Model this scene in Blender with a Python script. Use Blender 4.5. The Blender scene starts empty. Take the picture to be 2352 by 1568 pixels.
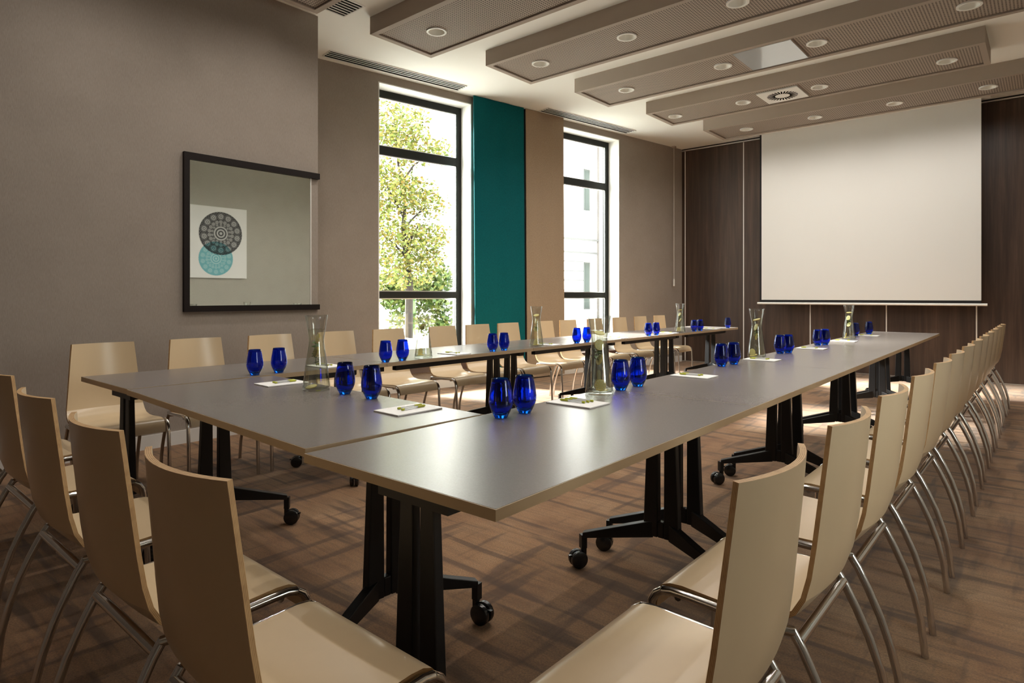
import bpy, bmesh, math, random
from mathutils import Vector, Matrix
random.seed(7)
scn = bpy.context.scene
COL = scn.collection
# ------------------------------------------------------------------ camera, world, sun, exposure
F, HOR, CX, CAMH, TH = 1430.0, 680.0, 1176.0, 1.17, math.radians(40.7)
ct, st = math.cos(TH), math.sin(TH)
cam_d = bpy.data.cameras.new('camera'); cam = bpy.data.objects.new('camera', cam_d); COL.objects.link(cam)
cam.location = (0, 0, CAMH); cam.rotation_euler = (math.radians(90), 0, TH)
cam_d.sensor_width = 36; cam_d.lens = F / 2352 * 36; cam_d.shift_y = -(784 - HOR) / 2352
cam_d.clip_start = 0.02; cam_d.clip_end = 200
scn.camera = cam
world = bpy.data.worlds.new('daylight'); scn.world = world; world.use_nodes = True
bg = world.node_tree.nodes['Background']; bg.inputs[0].default_value = (0.98, 1.0, 0.97, 1); bg.inputs[1].default_value = 3.4
SUN_DIR = Vector((0.95, 0.26, -0.62)).normalized()
sun_d = bpy.data.lights.new('sun', 'SUN'); sun = bpy.data.objects.new('sun', sun_d); COL.objects.link(sun)
sun.rotation_euler = SUN_DIR.to_track_quat('-Z', 'Y').to_euler(); sun.location = (-20, -10, 25)
sun_d.energy = 16.0; sun_d.angle = 0.18; sun_d.color = (1.0, 0.98, 0.94)
FILL_W = 11.0          # fill spot added below each ceiling downlight
scn.view_settings.view_transform = 'Standard'; scn.view_settings.look = 'None'
scn.view_settings.gamma = 1.0; scn.view_settings.use_curve_mapping = False
scn.view_settings.exposure = 1.75
cy = scn.cycles
cy.use_denoising = True; cy.max_bounces = 12; cy.diffuse_bounces = 6; cy.glossy_bounces = 6
cy.transmission_bounces = 12; cy.transparent_max_bounces = 12
cy.caustics_reflective = False; cy.caustics_refractive = False; cy.sample_clamp_indirect = 8.0

# ------------------------------------------------------------------ pixels of the photograph to places in the room
def cam2w(r, d): return (r * ct - d * st, r * st + d * ct)
def unz(px, py, z):
    d = F * (CAMH - z) / (py - HOR); return cam2w((px - CX) / F * d, d)
def hit(px, P, D):
    a = cam2w((px - CX) / F, 1.0); det = a[0] * -D[1] + D[0] * a[1]
    k = (P[0] * -D[1] + D[0] * P[1]) / det
    return (a[0] * k, a[1] * k), k
def zat(py, d): return CAMH - (py - HOR) * d / F

# ------------------------------------------------------------------ mesh helpers
class MB:
    def __init__(s): s.v = []; s.f = []; s.m = []; s.uv = {}
    def box(s, x0, x1, y0, y1, z0, z1, m=0):
        b = len(s.v)
        s.v += [(x, y, z) for z in (z0, z1) for y in (y0, y1) for x in (x0, x1)]
        for q in ((0, 2, 3, 1), (4, 5, 7, 6), (0, 1, 5, 4), (2, 6, 7, 3), (0, 4, 6, 2), (1, 3, 7, 5)):
            s.f.append(tuple(b + i for i in q)); s.m.append(m)
        return s
    def prism(s, pts, z0, z1, m=0):
        b = len(s.v); n = len(pts)
        s.v += [(x, y, z0) for x, y in pts] + [(x, y, z1) for x, y in pts]
        s.f.append(tuple(b + i for i in reversed(range(n)))); s.m.append(m)
        s.f.append(tuple(b + n + i for i in range(n))); s.m.append(m)
        for i in range(n):
            j = (i + 1) % n; s.f.append((b + i, b + j, b + n + j, b + n + i)); s.m.append(m)
        return s
    def hexa(s, c, m=0):      # 8 corners: bottom 4 ccw, top 4 ccw
        b = len(s.v); s.v += [tuple(p) for p in c]
        for q in ((3, 2, 1, 0), (4, 5, 6, 7), (0, 1, 5, 4), (1, 2, 6, 5), (2, 3, 7, 6), (3, 0, 4, 7)):
            s.f.append(tuple(b + i for i in q)); s.m.append(m)
        return s
    def lathe(s, prof, n=24, m=0, c=(0, 0, 0), closed=False):
        b = len(s.v); k = len(prof)
        for r, z in prof:
            for i in range(n):
                a = 2 * math.pi * i / n; s.v.append((c[0] + r * math.cos(a), c[1] + r * math.sin(a), c[2] + z))
        for j in range(k - 1 + (1 if closed else 0)):
            j2 = (j + 1) % k
            for i in range(n):
                i2 = (i + 1) % n
                s.f.append((b + j * n + i, b + j * n + i2, b + j2 * n + i2, b + j2 * n + i)); s.m.append(m)
        return s
    def cap(s, ring, m=0): s.f.append(tuple(ring)); s.m.append(m)
    def tube(s, path, r, n=10, m=0, caps=True):
        b = len(s.v); P = [Vector(p) for p in path]; up = Vector((0.0123, 0.0411, 1)).normalized()
        prev = None
        for i, p in enumerate(P):
            t = (P[min(i + 1, len(P) - 1)] - P[max(i - 1, 0)]).normalized()
            if prev is None:
                a = t.cross(up if abs(t.dot(up)) < 0.95 else Vector((1, 0, 0))).normalized()
            else:
                a = (prev - t * prev.dot(t)).normalized()
            prev = a; c = t.cross(a); rr = r[i] if isinstance(r, (list, tuple)) else r
            for k in range(n):
                w = 2 * math.pi * k / n; s.v.append(tuple(p + (a * math.cos(w) + c * math.sin(w)) * rr))
        for i in range(len(P) - 1):
            for k in range(n):
                k2 = (k + 1) % n
                s.f.append((b + i * n + k, b + i * n + k2, b + (i + 1) * n + k2, b + (i + 1) * n + k)); s.m.append(m)
        if caps:
            s.f.append(tuple(b + k for k in reversed(range(n)))); s.m.append(m)
            s.f.append(tuple(b + (len(P) - 1) * n + k for k in range(n))); s.m.append(m)
        return s
    def mesh(s, name, mats, smooth=False, bevel=0.0, autosm=None):
        me = bpy.data.meshes.new(name); me.from_pydata(s.v, [], s.f)
        for mm in (mats if isinstance(mats, (list, tuple)) else [mats]): me.materials.append(mm)
        for p, i in zip(me.polygons, s.m): p.material_index = i
        if s.uv:
            L = me.uv_layers.new(name='UVMap')
            for p in me.polygons:
                if p.index in s.uv:
                    for li, w in zip(p.loop_indices, s.uv[p.index]): L.data[li].uv = w
        bm = bmesh.new(); bm.from_mesh(me)
        bmesh.ops.recalc_face_normals(bm, faces=bm.faces)
        if bevel > 0:
            es = [e for e in bm.edges if len(e.link_faces) == 2 and e.calc_face_angle(0) > 0.6]
            bmesh.ops.bevel(bm, geom=es, offset=bevel, segments=2, profile=0.5, affect='EDGES')
        if smooth:
            for f in bm.faces: f.smooth = True
            ang = autosm if autosm else 0.7
            for e in bm.edges:
                if len(e.link_faces) == 2 and e.calc_face_angle(0) > ang: e.smooth = False
        bm.to_mesh(me); bm.free()
        return me
    def obj(s, name, mats, parent=None, smooth=False, bevel=0.0, autosm=None):
        return link(name, s.mesh(name, mats, smooth, bevel, autosm), parent)

def link(name, data, parent=None):
    o = bpy.data.objects.new(name, data); COL.objects.link(o)
    if parent: o.parent = parent
    return o
def tag(o, label=None, cat=None, group=None, kind=None):
    if label: o['label'] = label
    if cat: o['category'] = cat
    if group: o['group'] = group
    if kind: o['kind'] = kind
    return o
def thing(name, loc=(0, 0, 0), rz=0.0, **k):
    o = link(name, None); o.location = loc; o.rotation_euler = (0, 0, rz); o.empty_display_size = 0.1
    return tag(o, **k)
def copy_tree(o, parent=None):
    c = o.copy(); COL.objects.link(c); c.parent = parent
    for ch in list(o.children): copy_tree(ch, c)
    return c
ORD = ['first', 'second', 'third', 'fourth', 'fifth', 'sixth', 'seventh', 'eighth', 'ninth', 'tenth', 'eleventh', 'twelfth', 'thirteenth', 'fourteenth', 'fifteenth']

# ------------------------------------------------------------------ materials
def mat(name, col=(0.8, 0.8, 0.8), rough=0.5, metal=0.0, **k):
    m = bpy.data.materials.new(name); m.use_nodes = True
    b = m.node_tree.nodes['Principled BSDF']
    b.inputs['Base Color'].default_value = (*col, 1); b.inputs['Roughness'].default_value = rough; b.inputs['Metallic'].default_value = metal
    for kk, v in k.items(): b.inputs[kk.replace('_', ' ')].default_value = v
    return m
class N:
    def __init__(s, m): s.t = m.node_tree; s.b = s.t.nodes['Principled BSDF']
    def n(s, kind, **k):
        x = s.t.nodes.new(kind)
        for a, v in k.items():
            if a.startswith('i_'):
                key = a[2:]; x.inputs[int(key) if key.isdigit() else key.replace('_', ' ')].default_value = v
            else: setattr(x, a, v)
        return x
    def l(s, a, b): s.t.links.new(a, b)
    def coord(s, scale=(1, 1, 1), out='Object'):
        tc = s.n('ShaderNodeTexCoord'); mp = s.n('ShaderNodeMapping'); mp.inputs['Scale'].default_value = scale
        s.l(tc.outputs[out], mp.inputs['Vector']); return mp.outputs['Vector']
    def noise(s, vec, scale, detail=4, rough=0.55):
        x = s.n('ShaderNodeTexNoise'); x.inputs['Scale'].default_value = scale; x.inputs['Detail'].default_value = detail; x.inputs['Roughness'].default_value = rough
        s.l(vec, x.inputs['Vector']); return x.outputs['Fac']
    def math(s, op, a, b=None, c=None):
        x = s.n('ShaderNodeMath', operation=op)
        for i, v in enumerate((a, b, c)):
            if v is None: continue
            if isinstance(v, (int, float)): x.inputs[i].default_value = v
            else: s.l(v, x.inputs[i])
        return x.outputs[0]
    def ramp(s, fac, stops):
        x = s.n('ShaderNodeValToRGB'); e = x.color_ramp.elements
        while len(e) < len(stops): e.new(0.5)
        for q, (p, c) in zip(e, stops): q.position = p; q.color = (*c, 1) if len(c) == 3 else c
        s.l(fac, x.inputs[0]); return x.outputs[0]
    def mix(s, fac, a, b, blend='MIX'):
        x = s.n('ShaderNodeMix', data_type='RGBA', blend_type=blend)
        if isinstance(fac, (int, float)): x.inputs[0].default_value = fac
        else: s.l(fac, x.inputs[0])
        for i, v in ((6, a), (7, b)):
            if isinstance(v, tuple): x.inputs[i].default_value = (*v, 1)
            else: s.l(v, x.inputs[i])
        return x.outputs[2]
    def bump(s, h, strength=0.3, dist=0.002):
        x = s.n('ShaderNodeBump'); x.inputs['Strength'].default_value = strength; x.inputs['Distance'].default_value = dist
        s.l(h, x.inputs['Height']); s.l(x.outputs[0], s.b.inputs['Normal'])
    def col(s, c): s.l(c, s.b.inputs['Base Color'])
    def xyz(s, vec):
        x = s.n('ShaderNodeSeparateXYZ'); s.l(vec, x.inputs[0]); return x.outputs

def fabric_wall(name, c1, c2):
    m = mat(name, rough=0.9); q = N(m)
    a = q.noise(q.coord((60, 60, 6)), 6, 3); b = q.noise(q.coord((3, 3, 3)), 1.0, 4)
    f = q.math('ADD', q.math('MULTIPLY', a, 0.7), q.math('MULTIPLY', b, 0.3))
    q.col(q.ramp(f, [(0.35, c1), (0.65, c2)])); q.bump(a, 0.15, 0.001)
    return m
M_WALL = fabric_wall('wallpaper', (0.245, 0.205, 0.172), (0.315, 0.268, 0.228))
M_WALLR = fabric_wall('pale_wallpaper', (0.40, 0.38, 0.335), (0.47, 0.45, 0.40))
M_CEIL = mat('ceiling_paint', (0.88, 0.885, 0.85), 0.9)
M_WHITE = mat('white_paint', (0.78, 0.78, 0.75), 0.5)
M_BASE = mat('baseboard_paint', (0.62, 0.60, 0.57), 0.5)
M_RAFT = mat('raft_paint', (0.36, 0.30, 0.25), 0.75)
M_ALU = mat('aluminium', (0.75, 0.75, 0.74), 0.3, 1.0)
M_STRIP = mat('pale_strip', (0.72, 0.70, 0.66), 0.4)
M_BLACK = mat('black_powder_coat', (0.009, 0.009, 0.010), 0.42, Specular_IOR_Level=0.35)
M_VOID = mat('dark_void', (0.004, 0.004, 0.004), 1.0, Specular_IOR_Level=0.0)
M_BLACKGLOSS = mat('black_plastic', (0.010, 0.010, 0.011), 0.25)
M_FRAME = mat('window_frame', (0.010, 0.011, 0.009), 0.55, Specular_IOR_Level=0.25)
M_CHROME = mat('chrome', (0.62, 0.60, 0.58), 0.14, 1.0)
M_DARKWOOD = mat('dark_sill_wood', (0.045, 0.022, 0.015), 0.4)
M_MIRFRAME = mat('mirror_frame', (0.008, 0.004, 0.003), 0.55, Specular_IOR_Level=0.2)
M_MIRROR = mat('mirror_glass', (0.74, 0.76, 0.72), 0.015, 1.0)
M_SCREEN = mat('screen_fabric', (0.68, 0.675, 0.65), 0.9)
M_SCREENB = mat('screen_border', (0.006, 0.006, 0.007), 0.8)

def carpet():
    m = mat('carpet', rough=0.95); q = N(m); v = q.coord((1, 1, 1))
    def streak(sc, lo, hi, dark):
        nz = q.noise(q.coord(sc), 1.0, 3, 0.45)
        x = q.n('ShaderNodeMapRange', interpolation_type='SMOOTHSTEP'); q.l(nz, x.inputs[0]); x.inputs[1].default_value = lo; x.inputs[2].default_value = hi; x.inputs[3].default_value = dark; x.inputs[4].default_value = 1.0
        return x.outputs[0]
    a = streak((1.3, 13.5, 1), 0.36, 0.47, 0.36); b = streak((12.0, 1.3, 1), 0.35, 0.46, 0.42); c = streak((3.0, 36.0, 1), 0.36, 0.56, 0.76)
    lines = q.math('MULTIPLY', q.math('MULTIPLY', a, b), c)
    big = q.noise(v, 2.2, 4, 0.6)
    base = q.ramp(big, [(0.3, (0.215, 0.098, 0.038)), (0.5, (0.325, 0.172, 0.076)), (0.7, (0.37, 0.220, 0.112))])
    fine = q.noise(v, 150, 4, 0.75)
    base = q.mix(q.ramp(fine, [(0.35, (0.50, 0.50, 0.50)), (0.62, (1.0, 1.0, 1.0))]), (0, 0, 0), base)
    q.col(q.mix(lines, (0.050, 0.024, 0.013), base)); q.bump(q.noise(v, 420, 2, 0.6), 0.6, 0.004)
    q.b.inputs['Sheen Weight'].default_value = 0.15
    return m
M_CARPET = carpet()

def wood():
    m = mat('dark_wood_laminate', rough=0.42); q = N(m)
    a = q.noise(q.coord((14, 14, 0.7)), 1.0, 6, 0.6); b = q.noise(q.coord((90, 90, 2.0)), 1.0, 3, 0.6); d = q.noise(q.coord((2.2, 2.2, 0.12)), 1.0, 2)
    f = q.math('ADD', q.math('ADD', q.math('MULTIPLY', a, 0.5), q.math('MULTIPLY', b, 0.2)), q.math('MULTIPLY', d, 0.3))
    q.col(q.ramp(f, [(0.34, (0.020, 0.011, 0.007)), (0.5, (0.052, 0.029, 0.019)), (0.66, (0.105, 0.063, 0.042))])); q.bump(b, 0.1, 0.001)
    return m
M_WOOD = wood()

def perforated():
    m = mat('perforated_panel', rough=0.75); q = N(m); o = q.xyz(q.coord((1, 1, 1)))
    P = 0.025
    def cell(x): return q.math('SUBTRACT', q.math('FRACT', q.math('DIVIDE', x, P)), 0.5)
    dx, dy = cell(o[0]), cell(o[1])
    r = q.math('SQRT', q.math('ADD', q.math('MULTIPLY', dx, dx), q.math('MULTIPLY', dy, dy)))
    k = q.math('GREATER_THAN', r, 0.27)
    q.col(q.mix(k, (0.020, 0.013, 0.009), (0.36, 0.30, 0.25)))
    return m
M_PERF = perforated()

def laminate():
    m = mat('beige_laminate', rough=0.28); q = N(m); a = q.noise(q.coord((30, 30, 5)), 1.0, 3)
    q.col(q.ramp(a, [(0.3, (0.595, 0.458, 0.290)), (0.7, (0.605, 0.468, 0.297))]))
    q.b.inputs['Coat Weight'].default_value = 0.15; q.b.inputs['Coat Roughness'].default_value = 0.25
    return m
M_LAM = laminate()
def plyedge():
    m = mat('plywood_edge', rough=0.55); q = N(m); tc = q.n('ShaderNodeTexCoord'); o = q.xyz(tc.outputs['UV'])
    s = q.math('SINE', q.math('MULTIPLY', o[1], 2 * math.pi * 4.0)); nz = q.noise(q.coord((25, 25, 25)), 2.0, 3)
    f = q.math('ADD', q.math('MULTIPLY', s, 0.24), q.math('ADD', q.math('MULTIPLY', nz, 0.4), 0.32))
    q.col(q.ramp(f, [(0.22, (0.20, 0.090, 0.028)), (0.38, (0.46, 0.26, 0.105)), (0.75, (0.62, 0.41, 0.20))]))
    return m
M_PLY = plyedge()
def tabletop_mat():
    m = mat('grey_tabletop', rough=0.27); q = N(m); a = q.noise(q.coord((8, 8, 8)), 30.0, 2)
    q.col(q.ramp(a, [(0.3, (0.162, 0.143, 0.133)), (0.7, (0.180, 0.159, 0.149))]))
    q.b.inputs['Specular IOR Level'].default_value = 0.5
    return m
M_TOP = tabletop_mat()
M_BAND = mat('tan_edge_band', (0.36, 0.265, 0.165), 0.4)
M_BLUE = mat('cobalt_glass', (0.004, 0.11, 0.80), 0.0, Transmission_Weight=1.0, IOR=1.45)
def thin_clear(name, tint, f0, k=1.0, edge=None):
    m = bpy.data.materials.new(name); m.use_nodes = True; t = m.node_tree; t.nodes.clear()
    o = t.nodes.new('ShaderNodeOutputMaterial'); mx = t.nodes.new('ShaderNodeMixShader'); tr = t.nodes.new('ShaderNodeBsdfTransparent'); gl = t.nodes.new('ShaderNodeBsdfGlossy')
    lw = t.nodes.new('ShaderNodeLayerWeight'); lw.inputs['Blend'].default_value = 0.5; pw = t.nodes.new('ShaderNodeMath'); pw.operation = 'POWER'; pw.inputs[1].default_value = 5.0
    ma = t.nodes.new('ShaderNodeMath'); ma.operation = 'MULTIPLY_ADD'; ma.inputs[1].default_value = k * (1 - f0); ma.inputs[2].default_value = f0
    tr.inputs[0].default_value = (*tint, 1); gl.inputs['Roughness'].default_value = 0.02
    t.links.new(lw.outputs['Facing'], pw.inputs[0]); t.links.new(pw.outputs[0], ma.inputs[0]); t.links.new(ma.outputs[0], mx.inputs[0])
    t.links.new(tr.outputs[0], mx.inputs[1]); t.links.new(gl.outputs[0], mx.inputs[2]); t.links.new(mx.outputs[0], o.inputs[0])
    if edge:
        p2 = t.nodes.new('ShaderNodeMath'); p2.operation = 'POWER'; p2.inputs[1].default_value = 3.0; t.links.new(lw.outputs['Facing'], p2.inputs[0])
        mc = t.nodes.new('ShaderNodeMix'); mc.data_type = 'RGBA'; mc.inputs[6].default_value = (*tint, 1); mc.inputs[7].default_value = (*edge, 1)
        t.links.new(p2.outputs[0], mc.inputs[0]); t.links.new(mc.outputs[2], tr.inputs[0])
    return m
M_PANE = thin_clear('window_pane', (0.96, 0.975, 0.96), 0.03, 0.5)
M_GLASS = thin_clear('clear_glass', (0.965, 0.975, 0.965), 0.09, 0.7, (0.50, 0.53, 0.50))
M_WATER = thin_clear('water', (0.95, 0.96, 0.91), 0.05, 0.6, (0.62, 0.64, 0.56))
M_LEMON_RIND = mat('lemon_rind', (0.80, 0.58, 0.05), 0.45, Subsurface_Weight=0.1)
def lemonflesh():
    m = mat('lemon_flesh', rough=0.4); q = N(m); o = q.xyz(q.coord((1, 1, 1)))
    an = q.math('ARCTAN2', o[1], o[0]); s = q.math('ABSOLUTE', q.math('SINE', q.math('MULTIPLY', an, 4.5)))
    r = q.math('SQRT', q.math('ADD', q.math('MULTIPLY', o[0], o[0]), q.math('MULTIPLY', o[1], o[1])))
    k = q.math('MULTIPLY', q.math('GREATER_THAN', s, 0.22), q.math('LESS_THAN', r, 0.0225))
    q.col(q.mix(k, (0.90, 0.88, 0.68), (0.88, 0.76, 0.30)))
    return m
M_LEMON = lemonflesh()
M_MINT = mat('mint_leaf', (0.075, 0.17, 0.02), 0.5)
M_PAPER = mat('white_paper', (0.82, 0.81, 0.80), 0.6)
M_PEN = mat('clear_pen_barrel', (0.80, 0.81, 0.80), 0.2, Transmission_Weight=0.5)
M_PENG = mat('green_pen_plastic', (0.36, 0.38, 0.02), 0.35)
def cloth(name, c1, c2):
    m = mat(name, rough=0.85); q = N(m); a = q.noise(q.coord((220, 220, 60)), 1.0, 2); q.col(q.ramp(a, [(0.3, c1), (0.7, c2)])); q.bump(a, 0.2, 0.001)
    q.b.inputs['Specular IOR Level'].default_value = 0.15
    return m
M_TEAL = cloth('teal_cloth', (0.000, 0.070, 0.082), (0.001, 0.105, 0.118))
M_BROWNC = cloth('brown_cloth', (0.265, 0.195, 0.13), (0.34, 0.255, 0.18))
M_DARKC = mat('dark_strip', (0.006, 0.008, 0.010), 0.9)


# ------------------------------------------------------------------ room shell
ZC = 3.81; YB = 10.5; XR = 1.3; YF = -2.6; XL = -5.22; YN = 3.26
WP = Vector((-6.14, 3.83)); WD = Vector((0.172, 1.0)).normalized(); WN = Vector((-WD.y, WD.x))   # window wall: point, direction, outward normal
WA = math.atan2(-WD.x, WD.y)          # rotation of a thing whose local y runs along the window wall
def wpt(u, off=0.0): p = WP + WD * u + WN * off; return (p.x, p.y)
def onw(px, py, off=0.0):
    Q = WP + WN * off; (x, y), d = hit(px, Q, WD); return (Vector((x, y)) - WP).dot(WD), zat(py, d)
RP = [(XR + .2, YF - .2), (XR + .2, YB + .2), (wpt(6.95, .41)[0], YB + .2), wpt(6.85, .41), wpt(-.62, .41), (-7.0, YN), (-7.0, YF - .2)]
tag(MB().prism(RP, -0.1, 0.0).obj('floor', M_CARPET), 'brown patterned carpet with darker criss-cross streaks covering the room', 'carpet', kind='structure')
tag(MB().prism(RP, ZC, ZC + .12).obj('ceiling', M_CEIL), 'flat white painted ceiling above the taupe rafts', 'ceiling', kind='structure')
tag(MB().box(-7.0, XL, YF, YN, 0, ZC).obj('wall_left', M_WALL), 'greige fabric-textured wall that carries the framed mirror', 'wall', kind='structure')
RW = (1.7, 2.6, 0.9, 2.2)  # opening for an unseen window added to bring in fill light
q = MB().box(XR, XR + .2, YF, RW[0], 0, ZC).box(XR, XR + .2, RW[1], YB, 0, ZC).box(XR, XR + .2, RW[0], RW[1], 0, RW[2]).box(XR, XR + .2, RW[0], RW[1], RW[3], ZC)
win = thing('window_3', (XR, RW[0], RW[2])); tag(win, 'wide black-framed window added out of view for fill light, opposite the mirror', 'window', kind='structure')
ww, wh = RW[1] - RW[0], RW[3] - RW[2]
MB().box(.08, .14, 0, .06, 0, wh).box(.08, .14, ww - .06, ww, 0, wh).box(.08, .14, .06, ww - .06, 0, .06).box(.08, .14, .06, ww - .06, wh - .06, wh).box(.08, .14, ww / 2 - .03, ww / 2 + .03, .06, wh - .06).obj('frame', M_FRAME, win)
for a, b in ((.06, ww / 2 - .03), (ww / 2 + .03, ww - .06)): MB().box(.10, .106, a, b, .06, wh - .06).obj('pane', M_PANE, win)
pd = bpy.data.lights.new('window_portal', 'AREA'); pd.shape = 'RECTANGLE'; pd.size = ww; pd.size_y = wh; pd.cycles.is_portal = True
po = link('window_portal', pd); po.location = (XR + .19, (RW[0] + RW[1]) / 2, (RW[2] + RW[3]) / 2); po.rotation_euler = Vector((-1, 0, 0)).to_track_quat('-Z', 'Z').to_euler()
tag(q.obj('wall_right', M_WALLR), 'greige wall that carries the mandala print seen in the mirror', 'wall', kind='structure')
tag(MB().box(-7.2, XR + .2, YF - .2, YF, 0, ZC).obj('wall_front', M_WALL), 'greige wall facing the projection screen from the far end', 'wall', kind='structure')
W1 = (0.743, 2.10); W2 = (3.70, 5.06); WZ0, WZ1, WT = 0.30, 3.715, 0.42
mb = MB()
def wbox(mb, u0, u1, o0, o1, z0, z1, m=0):
    a, b, c, d = wpt(u0, o0), wpt(u1, o0), wpt(u1, o1), wpt(u0, o1)
    mb.hexa([(*a, z0), (*b, z0), (*c, z0), (*d, z0), (*a, z1), (*b, z1), (*c, z1), (*d, z1)], m); return mb
for u0, u1, z0, z1 in ((-0.62, W1[0], 0, ZC), (W1[1], W2[0], 0, ZC), (W2[1], 6.85, 0, ZC), (*W1, 0, WZ0), (*W1, WZ1, ZC), (*W2, 0, WZ0), (*W2, WZ1, ZC)):
    wbox(mb, u0, u1, 0, WT, z0, z1)
tag(mb.obj('wall_window', M_WALL), 'greige fabric-textured outer wall with two tall window openings', 'wall', kind='structure')
for i, (u0, u1) in enumerate((W1, W2)):
    nm = 'nearer the mirror' if i == 0 else 'nearer the wood-panelled wall'
    mb = MB()
    wbox(mb, u0, u0 + .012, -.002, WT, WZ0, WZ1); wbox(mb, u1 - .012, u1, -.002, WT, WZ0, WZ1); wbox(mb, u0 + .012, u1 - .012, -.002, WT, WZ1 - .012, WZ1)
    tag(mb.obj('trim_%d' % (i + 1), M_WHITE), 'white plastered reveal lining the window opening %s' % nm, 'trim', kind='structure')
    win = thing('window_%d' % (i + 1), (*wpt((u0 + u1) / 2), 0), 0); tag(win, 'tall black-framed window in three panes, the one %s' % nm, 'window', kind='structure')
    inv = Matrix.Translation((-win.location.x, -win.location.y, 0))
    fo0, fo1 = 0.22, 0.29
    a0, a1 = u0 + .012, u1 - .012
    def wpart(name, m, *boxes):
        q = MB()
        for b in boxes: wbox(q, *b)
        q.v = [(x - win.location.x, y - win.location.y, z) for x, y, z in q.v]
        return q.obj(name, m, win)
    zt = WZ1 - .012
    wpart('frame', M_FRAME, (a0, a0 + .065, fo0, fo1, WZ0, zt), (a1 - .065, a1, fo0, fo1, WZ0, zt), (a0 + .065, a1 - .065, fo0, fo1, zt - .085, zt), (a0 + .065, a1 - .065, fo0, fo1, WZ0, WZ0 + .08))
    wpart('transom', M_FRAME, (a0 + .065, a1 - .065, fo0, fo1, 2.915, 3.02)); wpart('transom', M_FRAME, (a0 + .065, a1 - .065, fo0, fo1, 1.145, 1.228))
    for z0, z1 in ((WZ0 + .08, 1.145), (1.228, 2.915), (3.02, zt - .085)):
        wpart('pane', M_PANE, (a0 + .065, a1 - .065, .25, .256, z0, z1))
        wpart('glazing_bead', M_ALU, (a0 + .065, a0 + .077, .235, .25, z0, z1), (a1 - .077, a1 - .065, .235, .25, z0, z1), (a0 + .077, a1 - .077, .235, .25, z1 - .012, z1), (a0 + .077, a1 - .077, .235, .25, z0, z0 + .012))
    wpart('sill', M_DARKWOOD, (u0 + .002, u1 - .002, -.035, .22, WZ0 - .08, WZ0 + .004))
    pd = bpy.data.lights.new('window_portal', 'AREA'); pd.shape = 'RECTANGLE'; pd.size = u1 - u0; pd.size_y = WZ1 - WZ0; pd.cycles.is_portal = True
    po = link('window_portal', pd); po.location = (*wpt((u0 + u1) / 2, .40), (WZ0 + WZ1) / 2)
    po.rotation_euler = Vector((-WN.x, -WN.y, 0)).to_track_quat('-Z', 'Z').to_euler()
# baseboards
tag(MB().box(XL, XL + .015, YF, YN + .015, 0, .105).obj('baseboard_left', M_BASE), 'pale baseboard along the mirror wall', 'baseboard', kind='structure')
mb = MB(); wbox(mb, -.5, 6.75, -.015, 0, 0, .105)
tag(mb.obj('baseboard_window', M_BASE), 'pale baseboard under the two tall windows', 'baseboard', kind='structure')
# back wall of movable wood panels
wb = tag(MB().box(-5.35, XR + .2, YB + .035, YB + .2, 0, ZC).obj('wall_back', M_DARKWOOD), 'movable wall of dark wood panels behind the projection screen', 'wall', kind='structure')
xs = [-5.06, -4.93, -3.883, -2.834, -1.791, -0.729, 0.32, XR]
for a, b in zip(xs[:-1], xs[1:]):
    MB().box(a + .008, b - .008, YB, YB + .035, .02, 3.765).obj('wood_panel', M_WOOD, wb)
for x in xs[1:-1]:
    MB().box(x - .008, x + .008, YB - .004, YB + .03, .02, 3.765).obj('edge_strip', M_STRIP, wb)
MB().box(-5.0, XR, YB - .01, YB + .03, 3.768, 3.786).obj('track', M_ALU, wb); MB().box(-5.0, XR, YB + .005, YB + .03, 3.786, ZC).obj('track_shadow_gap', M_BLACK, wb)
MB().box(-5.0, XR, YB - .006, YB + .03, .004, .018).obj('floor_seal', M_ALU, wb)

# ------------------------------------------------------------------ ceiling rafts, downlights, grilles
RZ = 3.645; RD = 0.77
def flat_with_holes(name, w, d, holes, m, parent, loc):
    cu = bpy.data.curves.new(name, 'CURVE'); cu.dimensions = '2D'; cu.fill_mode = 'BOTH'
    def spl(pts):
        s = cu.splines.new('POLY'); s.points.add(len(pts) - 1)
        for p, (x, y) in zip(s.points, pts): p.co = (x, y, 0, 1)
        s.use_cyclic_u = True
    spl([(0, 0), (w, 0), (w, d), (0, d)])
    for hx, hy, hr in holes: spl([(hx + hr * math.cos(k * math.pi / 14), hy + hr * math.sin(k * math.pi / 14)) for k in range(28)])
    tmp = bpy.data.objects.new('tmp', cu); me = bpy.data.meshes.new_from_object(tmp); bpy.data.objects.remove(tmp)
    me.name = name; me.materials.clear(); me.materials.append(m)
    o = link(name, me, parent); o.location = loc; return o
rafts = [  # near edge y, ends in x, downlight x positions
    (0.92, -4.86, -0.2, (-4.3, -3.1, -2.0, -0.8)), (2.255, -4.86, -0.2, (-4.35, -3.1, -2.0, -0.7)), (3.59, -4.86, -0.25, (-4.355, -3.1, -2.0, -0.7)),
    (4.89, -4.58, -0.2, (-4.11, -3.06, -1.99, -0.7)), (6.235, -4.36, -0.10, (-3.85, -2.66, -1.72, -0.507)),
    (7.61, -4.14, -0.46, (-3.90, -2.96, -2.055, -0.807)), (8.925, -3.905, 0.25, (-3.40, -2.45, -1.495, -0.534))]
ring = MB().lathe([(0.076, -.002), (0.094, -.002), (0.094, 0.010), (0.076, 0.010)], 32, closed=True).mesh('ring', M_WHITE, True)
refl = MB(); refl.lathe([(0.078, 0.0), (0.070, 0.02), (0.052, 0.075), (0.050, 0.078)], 32)
refl = refl.mesh('reflector', mat('lamp_reflector', (0.72, 0.71, 0.66), 0.35), True)
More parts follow.
